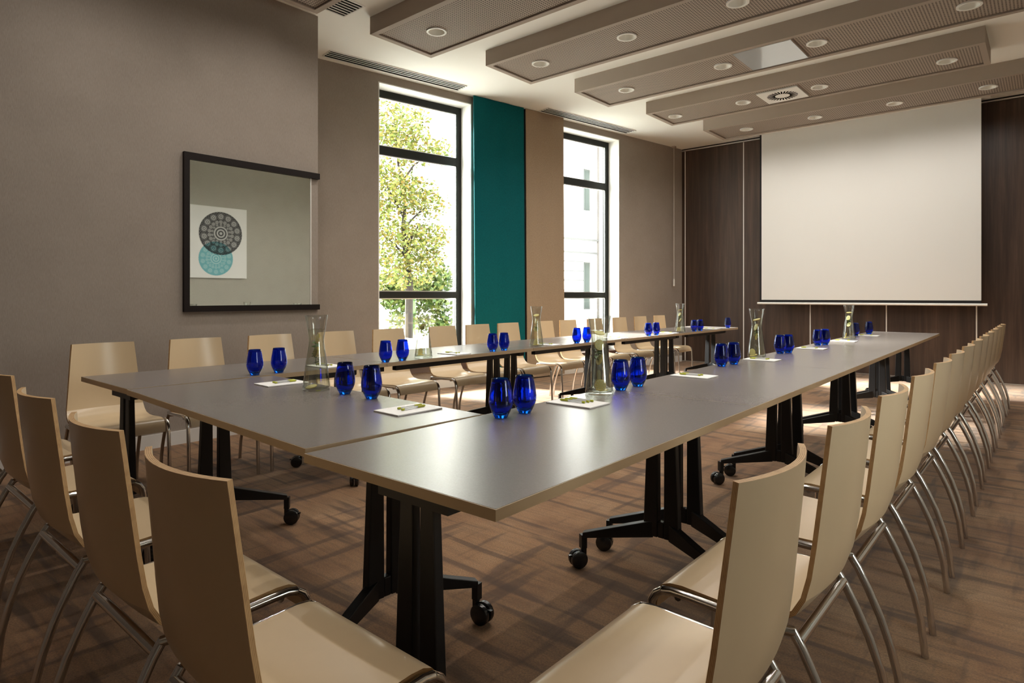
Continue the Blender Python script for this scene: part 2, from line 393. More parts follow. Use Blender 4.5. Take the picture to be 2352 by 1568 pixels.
M_LENS = mat('lamp_lens', (0.9, 0.88, 0.8), 0.4); M_LENS.node_tree.nodes['Principled BSDF'].inputs['Emission Color'].default_value = (1, 0.93, 0.8, 1); M_LENS.node_tree.nodes['Principled BSDF'].inputs['Emission Strength'].default_value = 0.1
lens = MB().lathe([(0.0005, 0.076), (0.052, 0.076), (0.052, 0.080), (0.0005, 0.080)], 24).mesh('lamp_lens', M_LENS, True)
fill_data = bpy.data.lights.new('fill_spot', 'SPOT'); fill_data.energy = FILL_W; fill_data.spot_size = math.radians(172); fill_data.spot_blend = 1.0; fill_data.shadow_soft_size = 0.006; fill_data.color = (1.0, 0.94, 0.86)
for k, (y0, x0, x1, dl) in enumerate(rafts):
    rid = ORD[len(rafts) - 1 - k]
    r = thing('ceiling_raft', (x0, y0, RZ), 0, label='long taupe acoustic ceiling raft, %s counting from the projection screen' % rid, cat='ceiling raft', group='acoustic ceiling rafts')
    L = x1 - x0; B = 0.055; Hh = ZC - RZ
    MB().box(0, L, 0, .012, 0, Hh).box(0, L, RD - .012, RD, 0, Hh).box(0, .012, .012, RD - .012, 0, Hh).box(L - .012, L, .012, RD - .012, 0, Hh).obj('side_band', M_RAFT, r)
    q = MB().box(.012, L - .012, .012, B, 0, .012).box(.012, L - .012, RD - B, RD - .012, 0, .012).box(.012, B, B, RD - B, 0, .012).box(L - B, L - .012, B, RD - B, 0, .012)
    q.obj('border', M_RAFT, r)
    yc = RD / 2 if k not in (3, 4) else RD / 2 - .03
    flat_with_holes('perforated_panel', L - 2 * B, RD - 2 * B, [(x - x0 - B, yc - B, .077) for x in dl], M_PERF, r, (B, B, .016))
    for j, x in enumerate(dl):
        d = thing('downlight', (x, y0 + yc, RZ + .006), 0, label='round white recessed downlight, %s from window side in %s raft counting from screen' % (ORD[j], rid), cat='downlight', group='recessed downlights in the rafts')
        link('ring', ring, d); link('reflector', refl, d); link('lamp_lens', lens, d)
        if FILL_W > 0:
            lo = link('fill_spot', fill_data, d); lo.location = (0, 0, -0.012)  # added fill light under the ring; the downlight itself looks unlit
# mirror-like hatch and swirl diffuser set into the rafts
h = thing('ceiling_hatch', (-2.449, 6.31, RZ), 0, label='glossy reflective square hatch set flush in a perforated raft', cat='hatch')
MB().box(0, .567, 0, .595, 0, .014).obj('hatch_panel', mat('hatch_glass', (0.62, 0.66, 0.69), 0.12, 0.35), h); MB().box(-.006, .573, -.006, .601, .004, .016).obj('hatch_frame', M_RAFT, h)
h = thing('swirl_diffuser', (-2.48, 8.0, RZ - .004), 0, label='square white air diffuser with a ring of radial slots', cat='air diffuser')
MB().box(-.24, .24, -.24, .24, 0, .018).obj('face_plate', M_WHITE, h, bevel=.003)
sl = MB().box(.085, .175, -.008, .008, -.0015, .004).mesh('slot', M_VOID)
for k in range(28):
    o = link('slot', sl, h); o.rotation_euler = (0, 0, 2 * math.pi * k / 28)
def slot_grille(u0, u1, lab):
    g = thing('slot_diffuser', (*wpt(u0, -.115), ZC), WA, label=lab, cat='air diffuser', group='linear slot diffusers')
    Lg = u1 - u0
    MB().box(0, .19, 0, Lg, -.004, -.001).obj('back_plate', M_VOID, g)
    MB().box(-.008, 0, -.008, Lg + .008, -.012, 0).box(.19, .198, -.008, Lg + .008, -.012, 0).box(0, .19, -.008, 0, -.012, 0).box(0, .19, Lg, Lg + .008, -.012, 0).obj('grille_frame', M_WHITE, g)
    for k in range(3): MB().box(.040 + k * .048, .053 + k * .048, 0, Lg, -.007, -.004).obj('slat', M_WHITE, g)
slot_grille(0.02, 1.80, 'long black-slotted air diffuser in the ceiling, the one beside the mirror wall')
slot_grille(3.21, 5.10, 'long black-slotted air diffuser in the ceiling, the one near the projection screen')
g = thing('slot_diffuser', (-5.02, 2.55, ZC), 0, label='short black-slotted air diffuser in the ceiling between two taupe rafts', cat='air diffuser', group='linear slot diffusers')
MB().box(0, .30, 0, .86, -.003, 0).obj('back_plate', M_VOID, g)
MB().box(-.015, 0, -.015, .875, -.01, 0).box(.30, .315, -.015, .875, -.01, 0).box(0, .30, -.015, 0, -.01, 0).box(0, .30, .86, .875, -.01, 0).obj('grille_frame', M_WHITE, g)
for k in range(6): MB().box(.03 + k * .045, .042 + k * .045, 0, .86, -.009, -.001).obj('slat', M_STRIP, g)

# ------------------------------------------------------------------ mirror, print, curtains, cord, screen
mi = thing('wall_mirror', (XL, 2.047, 1.045), 0, label='wide mirror with a dark frame open on one side, on greige wall', cat='mirror')
MB().box(0, .035, 0, 1.213, 1.222, 1.275).obj('top_rail', M_MIRFRAME, mi); MB().box(0, .035, 0, 1.213, 0, .048).obj('bottom_rail', M_MIRFRAME, mi); MB().box(0, .035, 0, .042, .048, 1.222).obj('side_stile', M_MIRFRAME, mi)
MB().box(0.0, .012, .042, 1.125, .048, 1.222).obj('mirror_glass', M_MIRROR, mi); MB().box(0, .016, 1.125, 1.134, .048, 1.222).obj('edge_strip', M_STRIP, mi)
def mandala_mat():
    m = mat('mandala_print', rough=0.7); q = N(m); o = q.xyz(q.coord((1, 1, 1)))
    def disc(cy_, cz_, R, ink, base):
        dy = q.math('SUBTRACT', o[1], cy_); dz = q.math('SUBTRACT', o[2], cz_)
        r = q.math('DIVIDE', q.math('SQRT', q.math('ADD', q.math('MULTIPLY', dy, dy), q.math('MULTIPLY', dz, dz))), R); an = q.math('ARCTAN2', dz, dy)
        def circ(nn, rc, rad, fr):
            a = q.math('SUBTRACT', q.math('FRACT', q.math('MULTIPLY', an, nn / (2 * math.pi))), 0.5); ar = q.math('MULTIPLY', a, 2 * math.pi * rc / nn); rr = q.math('SUBTRACT', r, rc)
            d = q.math('SQRT', q.math('ADD', q.math('MULTIPLY', ar, ar), q.math('MULTIPLY', rr, rr)))
            return q.math('MULTIPLY', q.math('LESS_THAN', d, rad), q.math('ADD', q.math('MULTIPLY', q.math('SINE', q.math('MULTIPLY', d, fr)), 0.5), 0.6))
        fine = q.math('ADD', q.math('MULTIPLY', q.math('MULTIPLY', q.math('SINE', q.math('MULTIPLY', an, 44.0)), q.math('SINE', q.math('MULTIPLY', r, 60.0))), 0.35), 0.5)
        core = q.math('ADD', q.math('MULTIPLY', q.math('SINE', q.math('MULTIPLY', r, 48.0)), 0.5), 0.55)
        v = q.math('MAXIMUM', q.math('MULTIPLY', fine, 0.45), q.math('MAXIMUM', circ(14, 0.78, 0.145, 90.0), q.math('MAXIMUM', circ(18, 0.53, 0.075, 120.0), circ(14, 0.40, 0.06, 120.0))))
        ic = q.math('LESS_THAN', r, 0.33)
        v = q.math('ADD', q.math('MULTIPLY', ic, core), q.math('MULTIPLY', q.math('SUBTRACT', 1.0, ic), v))
        k = q.ramp(v, [(0.15, ink), (0.85, base)])
        inside = q.math('LESS_THAN', r, 1.0)
        return q.mix(inside, (1, 1, 1), k)
    a = disc(0.55, 0.83, 0.40, (0.02, 0.02, 0.025), (0.62, 0.62, 0.62)); b = disc(0.46, 0.36, 0.315, (0.16, 0.52, 0.60), (0.50, 0.80, 0.84))
    q.col(q.mix(1.0, q.mix(1.0, (0.80, 0.80, 0.79), a, 'MULTIPLY'), b, 'MULTIPLY'))
    return m
k_ = (5.2 + 5.2 + XR) / 5.2; ay0, ay1 = 2.094 * k_, 2.557 * k_; az0, az1 = CAMH + (1.32 - CAMH) * k_, CAMH + (1.906 - CAMH) * k_
art = MB().box(-.03, 0, 0, ay1 - ay0, 0, az1 - az0).obj('mandala_print', mandala_mat()); art.location = (XR - .002, ay0, az0)
tag(art, 'white print with overlapping black and teal mandala circles, seen in mirror', 'print')
def curtain(name, u0, u1, off, m, z0, nf, amp, lab, hem=0.0):
    q = MB(); n = 60; T = .012
    for zz in (z0, z0 + .5, 1.8, ZC - .004):
        for i in range(n + 1):
            t = i / n; u = u0 + (u1 - u0) * t; w = amp * math.sin(t * nf * 2 * math.pi + zz * .3) * (1.0 - .55 * (zz / ZC))
            q.v.append((*wpt(u + hem * (1 - zz / ZC), off + w), zz))
        for i in range(n + 1):
            t = i / n; u = u0 + (u1 - u0) * t; w = amp * math.sin(t * nf * 2 * math.pi + zz * .3) * (1.0 - .55 * (zz / ZC))
            q.v.append((*wpt(u + hem * (1 - zz / ZC), off + w + T), zz))
    S = 2 * (n + 1)
    for r_ in range(3):
        for i in range(n):
            a = r_ * S + i; q.f.append((a, a + 1, a + S + 1, a + S)); q.m.append(0)
            a += n + 1; q.f.append((a, a + S, a + S + 1, a + 1)); q.m.append(0)
        for i in (0, n):
            a = r_ * S + i; q.f.append((a, a + S, a + S + n + 1, a + n + 1)); q.m.append(0)
    for i in range(n):
        q.f.append((i, i + n + 1, i + n + 2, i + 1)); q.m.append(0)
    return tag(q.obj(name, m, None, True), lab, 'curtain')
cu = [onw(px, 400, -.075)[0] for px in (1088, 1202, 1208, 1294)]
curtain('teal_curtain', cu[0], cu[1], -.08, M_TEAL, .03, 2.5, .007, 'long teal panel curtain hanging between the two windows', .03)
curtain('brown_curtain', cu[2] - .004, cu[3], -.08, M_BROWNC, .02, 2.2, .008, 'long brown panel curtain hanging beside the teal one', .03)
curtain('dark_strip', cu[1] - .03, cu[2] + .03, -.045, M_DARKC, .03, .5, .003, 'narrow dark strip between the teal and brown panels', .03)  # dark strip set behind the meeting edges of the two curtains
u, z1 = onw(1548, 345, -.05); z0 = onw(1548, 641, -.05)[1]; zh = onw(1548, 657, -.05)[1]
pc = thing('pull_cord', (*wpt(u, -.05), 0), 0, label='thin white pull cord with handle hanging near the corner', cat='cord')
MB().tube([(0, 0, z0), (0, 0, ZC - .03)], .004, 6).obj('cord', M_STRIP, pc); MB().tube([(0, 0, zh), (0, 0, zh + .01), (0, 0, z0 - .01), (0, 0, z0 + .01)], [.010, .014, .012, .006], 10).obj('handle', M_WHITE, pc); MB().box(-.03, .03, -.03, .03, ZC - .03, ZC).obj('bracket', M_RAFT, pc)
YS = 10.22
def onback(px, py): (x, y), d = hit(px, (0, YS), (1, 0)); return x, zat(py, d)
sx0, _ = onback(1745, 400); sx1, _ = onback(2254, 400); bx0, bz = onback(1740, 696); bx1, _ = onback(2268, 697)
sc_ = thing('projection_screen', (sx0, YS, 0), 0, label='large white projection screen with black border hanging before wood panels', cat='projection screen')
W = sx1 - sx0; zb = onback(1745, 691)[1]
MB().box(0, W, 0, .004, bz + .012, ZC - .02).obj('black_border', M_SCREENB, sc_)
MB().box(.03, W, -.004, 0, zb + .02, ZC - .02).obj('screen_fabric', M_SCREEN, sc_)
q = MB().tube([(bx0 - sx0, 0, bz), (bx1 - sx0, 0, bz)], .017, 12); q.obj('bottom_bar', M_WHITE, sc_)
MB().box(-.1, W + .1, -.05, .06, ZC - .045, ZC).obj('screen_casing', M_WHITE, sc_)

# ------------------------------------------------------------------ chairs
def chair_proto():
    root = thing('conference_chair', label='x', cat='chair')
    prof = [(0.0, .885), (.008, .80), (.017, .71), (.026, .62), (.035, .55), (.046, .503), (.064, .470), (.092, .450), (.14, .441), (.20, .440), (.27, .444), (.325, .447), (.357, .444), (.380, .434), (.396, .415), (.404, .395), (.408, .370)]
    hw = [.164, .172, .180, .188, .195, .201, .204, .205, .205, .205, .205, .205, .204, .203, .202, .201, .200]
    cv = [.036, .036, .034, .032, .028, .022, .014, .007, .003, .0, 0, 0, 0, 0, 0, 0, 0]
    NT = 12; T = .0115
    def grid():
        g = []
        for (y, z), w, c in zip(prof, hw, cv):
            row = []
            for i in range(NT + 1):
                t = 2 * i / NT - 1
                dip = -.006 * (1 - t * t) * max(0, math.sin(math.pi * (y - .09) / .26)) if .09 < y < .35 and z < .46 else 0
                row.append(Vector((w * t, y + c * (t * t - 1), z + dip)))
            g.append(row)
        return g
    G = grid(); nrm = []
    for j in range(len(G)):
        r = []
        for i in range(NT + 1):
            du = G[j][min(i + 1, NT)] - G[j][max(i - 1, 0)]; dv = G[min(j + 1, len(G) - 1)][i] - G[max(j - 1, 0)][i]
            r.append(du.cross(dv).normalized())
        nrm.append(r)
    if nrm[0][NT // 2].y > 0: nrm = [[-x for x in r] for r in nrm]
    def part(name, j0, j1, top, bot):
        q = MB(); rows = range(j0, j1 + 1)
        for j in rows:
            for i in range(NT + 1): q.v.append(tuple(G[j][i]))
        off = len(q.v)
        for j in rows:
            for i in range(NT + 1): q.v.append(tuple(G[j][i] + nrm[j][i] * T))
        S = NT + 1; nr = j1 - j0
        def add(f, m, uv=None):
            q.f.append(f); q.m.append(m)
            if uv: q.uv[len(q.f) - 1] = uv
        for j in range(nr):
            for i in range(NT):
                a = j * S + i; add((a, a + 1, a + S + 1, a + S), 0); b = off + a; add((b, b + S, b + S + 1, b + 1), 0)
            for i in (0, NT):
                a = j * S + i; add((a, a + S, off + a + S, off + a), 1, [(j * .05, 0), (j * .05 + .05, 0), (j * .05 + .05, 1), (j * .05, 1)])
        for flag, j in ((top, 0), (bot, nr)):
            if flag:
                for i in range(NT):
                    a = j * S + i; add((a, a + 1, off + a + 1, off + a), 1, [(i * .05, 0), (i * .05 + .05, 0), (i * .05 + .05, 1), (i * .05, 1)])
        me = q.mesh(name, [M_LAM, M_PLY], True)
        return link(name, me, root)
    part('backrest', 0, 5, True, False); part('seat', 5, len(G) - 1, False, True)
    for s in (-1, 1):
        X = s * .217
        rail = [(s * .196, .060, .421), (s * .208, .085, .424), (X, .12, .426), (X, .20, .427), (X, .30, .431), (X, .345, .432), (X, .370, .427)]
        MB().tube(rail, .011, 10).obj('side_rail', M_CHROME, root, True)
        MB().tube([(X, .370, .427), (X, .388, .415), (X, .399, .397), (X, .405, .37), (X, .412, .25), (X, .425, .0)], .011, 10).obj('front_leg', M_CHROME, root, True)
        MB().tube([(s * .196, .066, .424), (s * .197, .045, .392), (s * .198, .018, .338), (s * .199, -.012, .27), (s * .200, -.037, .195), (s * .200, -.055, .12), (s * .200, -.068, .0)], .011, 10).obj('rear_leg', M_CHROME, root, True)
    MB().tube([(-.196, .052, .402), (.196, .052, .402)], .0125, 10).obj('crossbar', M_CHROME, root, True)
    MB().tube([(-.217, .33, .420), (.217, .33, .420)], .009, 8).obj('crossbar', M_CHROME, root, True)
    return root
proto = chair_proto(); used = [False]
def chair(x, y, rz, lab, grp):
    c = proto if not used[0] else copy_tree(proto); used[0] = True
    c.location = (x, y, 0); c.rotation_euler = (0, 0, rz); c['label'] = lab; c['group'] = grp
Lc = [1.255, 1.80, 2.33, 2.89, 3.42, 4.06, 4.54, 5.01, 5.63, 6.10, 6.68, 7.29, 7.85, 8.42]
Rc = [1.115, 1.66, 2.20, 2.78, 3.355, 3.91, 4.52, 5.11, 5.70, 6.29, 6.88, 7.47, 8.06]
Nc = [(-1.128, .452), (-1.655, .466), (-2.27, .487), (-2.98, .53), (-3.60, .55)]
H90 = math.pi / 2
for i, y in enumerate(Lc): chair(-4.36, y, -H90, 'beige plywood chair on window side of tables, %s counting from the wood-panelled wall' % ORD[len(Lc) - 1 - i], 'chairs along the window side')
for i, y in enumerate(Rc): chair(-.368, y, H90, 'beige plywood chair on side away from windows, %s counting from the wood-panelled wall' % ORD[len(Rc) - 1 - i], 'chairs on the side away from the windows')
for i, (x, y) in enumerate(Nc): chair(x, y, 0, 'beige plywood chair facing the projection screen, %s counting from the mirror wall' % ORD[len(Nc) - 1 - i], 'chairs facing the screen')

# ------------------------------------------------------------------ folding tables
TZ = .74
def table_proto(L, Wd):
    r = thing('folding_table', label='x', cat='table')
    hw, hl, b = Wd / 2, L / 2, .003
    MB().box(-hw + b, hw - b, -hl + b, hl - b, TZ - .0255, TZ).obj('tabletop', M_TOP, r)
    MB().box(-hw, -hw + b, -hl, hl, TZ - .025, TZ - .0006).box(hw - b, hw, -hl, hl, TZ - .025, TZ - .0006).box(-hw + b, hw - b, -hl, -hl + b, TZ - .025, TZ - .0006).box(-hw + b, hw - b, hl - b, hl, TZ - .025, TZ - .0006).obj('edge_band', M_BAND, r)
    for s in (-1, 1): MB().box(s * (hw - .13) - .02, s * (hw - .13) + .02, -hl + .16, hl - .16, TZ - .072, TZ - .026).obj('beam', M_BLACK, r)
    for e in (-1, 1):
        y = e * (hl - .11)
        MB().box(-.13, .13, y - .03, y + .03, TZ - .085, TZ - .0262).obj('cross_bracket', M_BLACK, r)
        q = MB()
        for s in (-1, 1):      # two tapering blades with a slot between
            x0, x1 = s * .014, s * .062; X0, X1 = s * .014, s * .080
            lo = [(min(X0, X1), y - .018), (max(X0, X1), y - .018), (max(X0, X1), y + .018), (min(X0, X1), y + .018)]
            hi = [(min(x0, x1), y - .014), (max(x0, x1), y - .014), (max(x0, x1), y + .014), (min(x0, x1), y + .014)]
            q.hexa([(*p, .17) for p in lo] + [(*p, TZ - .08) for p in hi])
        q.box(-.014, .014, y - .016, y + .016, .17, .235)
        leg = q.obj('leg', M_BLACK, r, bevel=.004)
        for s in (-1, 1):
            a = Vector((s * .04, y)); t = Vector((s * .315, y - .115)); dv = (t - a).normalized(); nv = Vector((-dv.y, dv.x)) * .017
            c = []
            for p, z0, z1 in ((a, .165, .235), (t, .128, .152)):
                c.append((p, z0, z1))
            (pa, a0, a1), (pt, t0, t1) = c
            MB().hexa([(*(pa - nv), a0), (*(pt - nv), t0), (*(pt + nv), t0), (*(pa + nv), a0), (*(pa - nv), a1), (*(pt - nv), t1), (*(pt + nv), t1), (*(pa + nv), a1)]).obj('foot', M_BLACK, leg, bevel=.003)
            cs = thing('caster', (t.x, t.y, 0)); cs.parent = r
            MB().tube([(0, 0, .075), (0, 0, .130)], .011, 10).box(-.013, .013, -.013, .013, .082, .140).obj('stem', M_BLACK, cs)
            wv = MB()
            for dx in (-.015, .015):
                b0 = len(wv.v); prof = [(0.0, -.011), (.030, -.011), (.036, -.008), (.0375, 0), (.036, .008), (.030, .011), (0.0, .011)]
                n = 20
                for rr, zz in prof:
                    for k in range(n):
                        aa = 2 * math.pi * k / n; wv.v.append((dx + zz, -.024 + (rr + .0001) * math.cos(aa), .0376 + (rr + .0001) * math.sin(aa)))
                for j in range(len(prof) - 1):
                    for k in range(n):
                        k2 = (k + 1) % n; wv.f.append((b0 + j * n + k, b0 + j * n + k2, b0 + (j + 1) * n + k2, b0 + (j + 1) * n + k)); wv.m.append(0)
            wv.obj('wheel', M_BLACKGLOSS, cs, True)
            MB().box(-.010, .010, -.004, .012, .045, .085).box(-.006, .006, -.068, -.040, .052, .058).obj('brake_lever', M_BLACKGLOSS, cs)
            cs.rotation_euler = (0, 0, (.5 if s > 0 else -.9) + e * .35)
    return r
tp = table_proto(1.55, .70); ROT = .0131
for i in range(5):
    t = tp if i == 0 else copy_tree(tp); yy = .925 + 1.55 * (i + .5)
    t.location = (-.843 - .35 - .0131 * (yy - .925), yy, 0); t.rotation_euler = (0, 0, ROT)
    tag(t, 'grey-topped folding table away from windows, %s counting from the wood-panelled wall' % ORD[4 - i], 'table', 'tables in the row away from the windows')
tp = table_proto(1.496, .69)
for i in range(5):
    t = tp if i == 0 else copy_tree(tp); yy = 1.02 + 1.5 * (i + .5)
    t.location = (-3.573, yy, 0); t.rotation_euler = (0, 0, (.004, -.003, .002, 0, -.002)[i])
    tag(t, 'grey-topped folding table on window side, %s counting from the wood-panelled wall' % ORD[4 - i], 'table', 'tables in the row beside the windows')
tp = table_proto(1.628, .70); tp.location = (-2.388, 1.334, 0); tp.rotation_euler = (0, 0, H90 - .040)
tag(tp, 'grey-topped folding table joining the two long rows into a U', 'table')

# ------------------------------------------------------------------ blue tumblers
def tumbler_mesh():
    out = [(.0, 0), (.021, 0), (.0235, .0015), (.025, .005), (.034, .022), (.0405, .038), (.0435, .052), (.0435, .066), (.0415, .084), (.038, .104), (.0345, .124), (.0325, .1375)]
    inn = [(.0318, .1385), (.0311, .1375), (.0331, .124), (.0366, .104), (.0401, .084), (.042, .066), (.042, .052), (.039, .038), (.032, .024), (.022, .014), (.010, .0115), (.0, .011)]
    q = MB().lathe([(max(r, .0002), z) for r, z in out + inn], 40, 0)
    n = 40; k = len(out) + len(inn); q.cap([n - 1 - i for i in range(n)]); q.cap([(k - 1) * n + i for i in range(n)])
    return q.mesh('blue_tumbler', M_BLUE, True, autosm=1.2)
tum = tumbler_mesh()
gl_px = {'w': [(585.3, 861.5), (640.8, 857), (885.7, 832.7), (924.6, 832), (1131.4, 810), (1157.8, 807.8), (1324.7, 790.5), (1347.8, 788.5), (1489, 774.6), (1506.8, 773.2), (1594.4, 763), (1607.9, 761.4), (1671.5, 754.4)],
         'n': [(808, 902), (866, 913)],
         'r': [(1150.5, 958.5), (1205, 947.5), (1425.5, 895.5), (1464.8, 886.8), (1657, 841), (1685, 836.3), (1791.8, 811.6), (1810.4, 810), (1878, 793), (1894.8, 791.5), (1964.5, 770.8), (1995.8, 766.6)]}
lab = {'w': 'cobalt blue tumbler on window-side tables, %s counting from the wood-panelled wall', 'n': 'cobalt blue tumbler on the table closing the U, %s from the mirror wall', 'r': 'cobalt blue tumbler on tables away from windows, %s counting from the wood-panelled wall'}
for kx, pts in gl_px.items():
    W_ = [unz(a, b, TZ) if kx != 'w' else hit(a, (-3.285, 0), (0, 1))[0] for a, b in pts]
    for i, (x, y) in enumerate(W_):
        if kx == 'n': y = min(y, 1.60)
        o = link('blue_tumbler', tum); o.location = (x, y, TZ + .0003); o.rotation_euler = (0, 0, random.random() * 6)
        n_ = len(pts) - 1 - i if kx != 'n' else i
        tag(o, lab[kx] % ORD[n_], 'tumbler', 'cobalt blue tumblers on the tables')

# ------------------------------------------------------------------ carafes with lemon water
def carafe_meshes():
    out = [(.0, 0), (.056, 0), (.0605, .002), (.062, .008), (.059, .035), (.053, .085), (.046, .135), (.0385, .185), (.0345, .215), (.0338, .228), (.0352, .245), (.041, .285), (.0475, .325), (.0505, .342)]
    t = .0022
    inn = [(.0492, .343), (.0485, .342), (.0455, .325), (.0388, .285), (.033, .245), (.0316, .228), (.0323, .215), (.0363, .185), (.0438, .135), (.0508, .085), (.0568, .035), (.0585, .016), (.054, .010), (.0, .009)]
    n = 48; q = MB().lathe([(max(r, .0002), z) for r, z in out + inn], n); k = len(out) + len(inn)
    q.cap([n - 1 - i for i in range(n)]); q.cap([(k - 1) * n + i for i in range(n)])
    g = q.mesh('carafe_glass', M_GLASS, True, autosm=1.2)
    w = [(.0002, .0095), (.054, .0104), (.0588, .0162), (.0571, .035), (.0511, .085), (.0441, .135), (.0366, .185), (.0326, .215), (.0319, .228), (.0333, .245), (.0384, .279), (.0002, .279)]
    q = MB().lathe(w, n); q.cap([n - 1 - i for i in range(n)]); q.cap([(len(w) - 1) * n + i for i in range(n)])
    return g, q.mesh('water', M_WATER, True, autosm=1.2)
cg, cw = carafe_meshes()
def slice_mesh():
    q = MB(); n = 28; q.lathe([(.0002, -.002), (.0245, -.002), (.0262, -.0012), (.0262, .0012), (.0245, .002), (.0002, .002)], n)
    q.m = [0 if (j // n) in (0, 4) else 1 for j in range(len(q.f))]
    return q.mesh('lemon_slice', [M_LEMON, M_LEMON_RIND], True)
lem = slice_mesh()
def mint_mesh():
    q = MB(); rnd = random.Random(3)
    q.tube([(0, 0, 0), (.003, .002, -.02), (.001, -.002, -.045)], .0009, 6)
    for k in range(9):
        a = k * 2.4; zc = -.004 - .0045 * k; L = .015 + rnd.random() * .007; w = L * .45
        d = Vector((math.cos(a), math.sin(a), -.25 + .5 * rnd.random())).normalized(); s = Vector((-d.y, d.x, 0)).normalized(); nn = d.cross(s)
        base = Vector((.001, 0, zc)); b = len(q.v)
        for tt, ww, up in ((0, .12, 0), (.3, .85, .06), (.6, 1, .05), (.85, .55, 0), (1.0, .05, -.05)):
            for sg in (-1, 0, 1): q.v.append(tuple(base + d * L * tt + s * w * ww * sg + nn * L * (up + (.08 if sg else 0) * ww)))
        for j in range(4):
            for i in range(2): q.f.append((b + j * 3 + i, b + j * 3 + i + 1, b + j * 3 + i + 4, b + j * 3 + i + 3)); q.m.append(0)
    return q.mesh('mint_sprig', M_MINT, True)
mint = mint_mesh()
car = [((747.8, 892), 0, 'n'), ((972.8, 824), 0, 'w'), ((1231.9, 798), 0, 'w'), ((1562, 766.3), 0, 'w'), ((1376.4, 903.5), 0, 'r'), ((1738, 822.3), 0, 'r'), ((1950, 779.6), 0, 'r')]
where = ['the table closing the U'] + ['window-side row, %s from screen' % w for w in ('third', 'second', 'first')] + ['row away from windows, %s from screen' % w for w in ('third', 'second', 'first')]
for i, ((px, py), _, row) in enumerate(car):
    x, y = unz(px, py, TZ)
    if row == 'w': x, y = hit(px, (-3.30, 0), (0, 1))[0]
    if row == 'n': y = 1.585
    zz = TZ + .0004
    if i == 4: x, y = unz(1376.4, 903.5, TZ)
    c = thing('water_carafe', (x, y, zz), i * .7, label='clear waisted carafe of lemon water on ' + where[i], cat='carafe', group='carafes of lemon water')
    link('carafe_glass', cg, c); link('water', cw, c)
    rnd = random.Random(20 + i)
    spots = [(.030, .040, 1.45, 0), (.022, .020, .15, 1), (.0, .150, 1.2, 2), (.006, .215, 1.3, 3), (.0, .268, .25, 4)]
    if i in (0,): spots = [(.024, .016, .2, 1), (.004, .175, 1.35, 2), (-.004, .235, 1.2, 3)]
    a0 = {0: 3.9, 1: 3.6, 2: 4.6, 3: 4.2, 4: 5.2, 5: 4.0, 6: 3.5}[i]
    for rr, z, tilt, kk in spots:
        a = a0 + rnd.uniform(-.6, .6)
        sc2 = 1.0 if z < .14 else .92
        o = link('lemon_slice', lem); o.location = (x + rr * math.cos(a), y + rr * math.sin(a), zz + z); o.scale = (sc2,) * 3
        o.rotation_euler = (tilt + rnd.uniform(-.15, .15), 0, a + math.pi / 2 + rnd.uniform(-.7, .7))
        tag(o, 'lemon slice %s in carafe on ' % ('upright near the base', 'lying at the bottom', 'halfway up', 'at the waist', 'at the surface')[kk] + where[i], 'lemon slice', 'lemon slices in the carafes')
    for kk in range(2 if i else 3):
        o = link('mint_sprig', mint); o.location = (x + rnd.uniform(-.003, .003), y + rnd.uniform(-.003, .003), zz + .222 - .034 * kk); o.rotation_euler = (rnd.uniform(-.3, .3), rnd.uniform(-.3, .3), rnd.random() * 6)
        tag(o, '%s mint sprig in carafe on ' % ('uppermost', 'middle' if i == 0 else 'lower', 'lowest')[kk] + where[i], 'mint', 'mint sprigs in the carafes')

# ------------------------------------------------------------------ notepads and pens
pad = MB().box(-.105, .105, -.074, .074, 0, .0055).mesh('notepad', M_PAPER, bevel=.0012)
pen_b = MB().tube([(-.060, 0, .0045), (.038, 0, .0045)], .0038, 8).mesh('barrel', M_PEN, True)
pen_g = MB().tube([(-.068, 0, .0045), (-.062, 0, .0045), (-.030, 0, .0045)], [.0022, .0050, .0048], 8).mesh('grip', M_PENG, True)
pen_c = MB().tube([(.036, 0, .0045), (.048, 0, .0045)], .0044, 8).mesh('end_cap', M_PENG, True)
pads = [(1327, 926.6, 'r'), (1594, 864, 'r'), (1750, 826.5, 'r'), (1864, 800.7, 'r'), (1939, 783.5, 'r'), (1993, 771, 'r'), (748, 841, 'w'), (1043, 814.5, 'w'), (1257, 795, 'w'), (1414, 779.5, 'w'), (1533.5, 768, 'w'), (1632, 758, 'w'), (647, 881, 'n'), (938, 942, 'n')]
nr = {'r': 6, 'w': 6}; cnt = {'r': 0, 'w': 0, 'n': 0}
for px, py, row in pads:
    x, y = unz(px, py, TZ)
    if row == 'w': x, y = hit(px, (-3.36, 0), (0, 1))[0]; rz = 0.02
    if row == 'r': rz = math.pi + ROT; 
    if row == 'n': rz = -H90 - .03
    if row == 'r': rz = ROT
    k = cnt[row]; cnt[row] += 1
    if row == 'n': desc = 'table closing the U, %s from the mirror wall' % ORD[k]; g_ = 'notepads on the table closing the U'
    else: desc = ('tables away from windows' if row == 'r' else 'window-side tables') + ', %s counting from the screen' % ORD[5 - k]; g_ = 'notepads along the rows'
    o = link('notepad', pad); o.location = (x, y, TZ + .0003); o.rotation_euler = (0, 0, rz); tag(o, 'white notepad on ' + desc, 'notepad', g_)
    R2 = Matrix.Rotation(rz, 2)
    for j in range(3 if (row == 'r' and k == 0) else 2):
        off = R2 @ Vector((-.008 + .004 * j, -.012 + .026 * j))
        p = thing('pen', (x + off.x, y + off.y, TZ + .0062), rz + (0.06 - .05 * j if row != 'n' else .05 * j), label='%s green-gripped pen on notepad, ' % ('first', 'second', 'third')[j] + desc.replace('counting ', ''), cat='pen', group='pens on the notepads')
        link('barrel', pen_b, p); link('grip', pen_g, p); link('end_cap', pen_c, p)

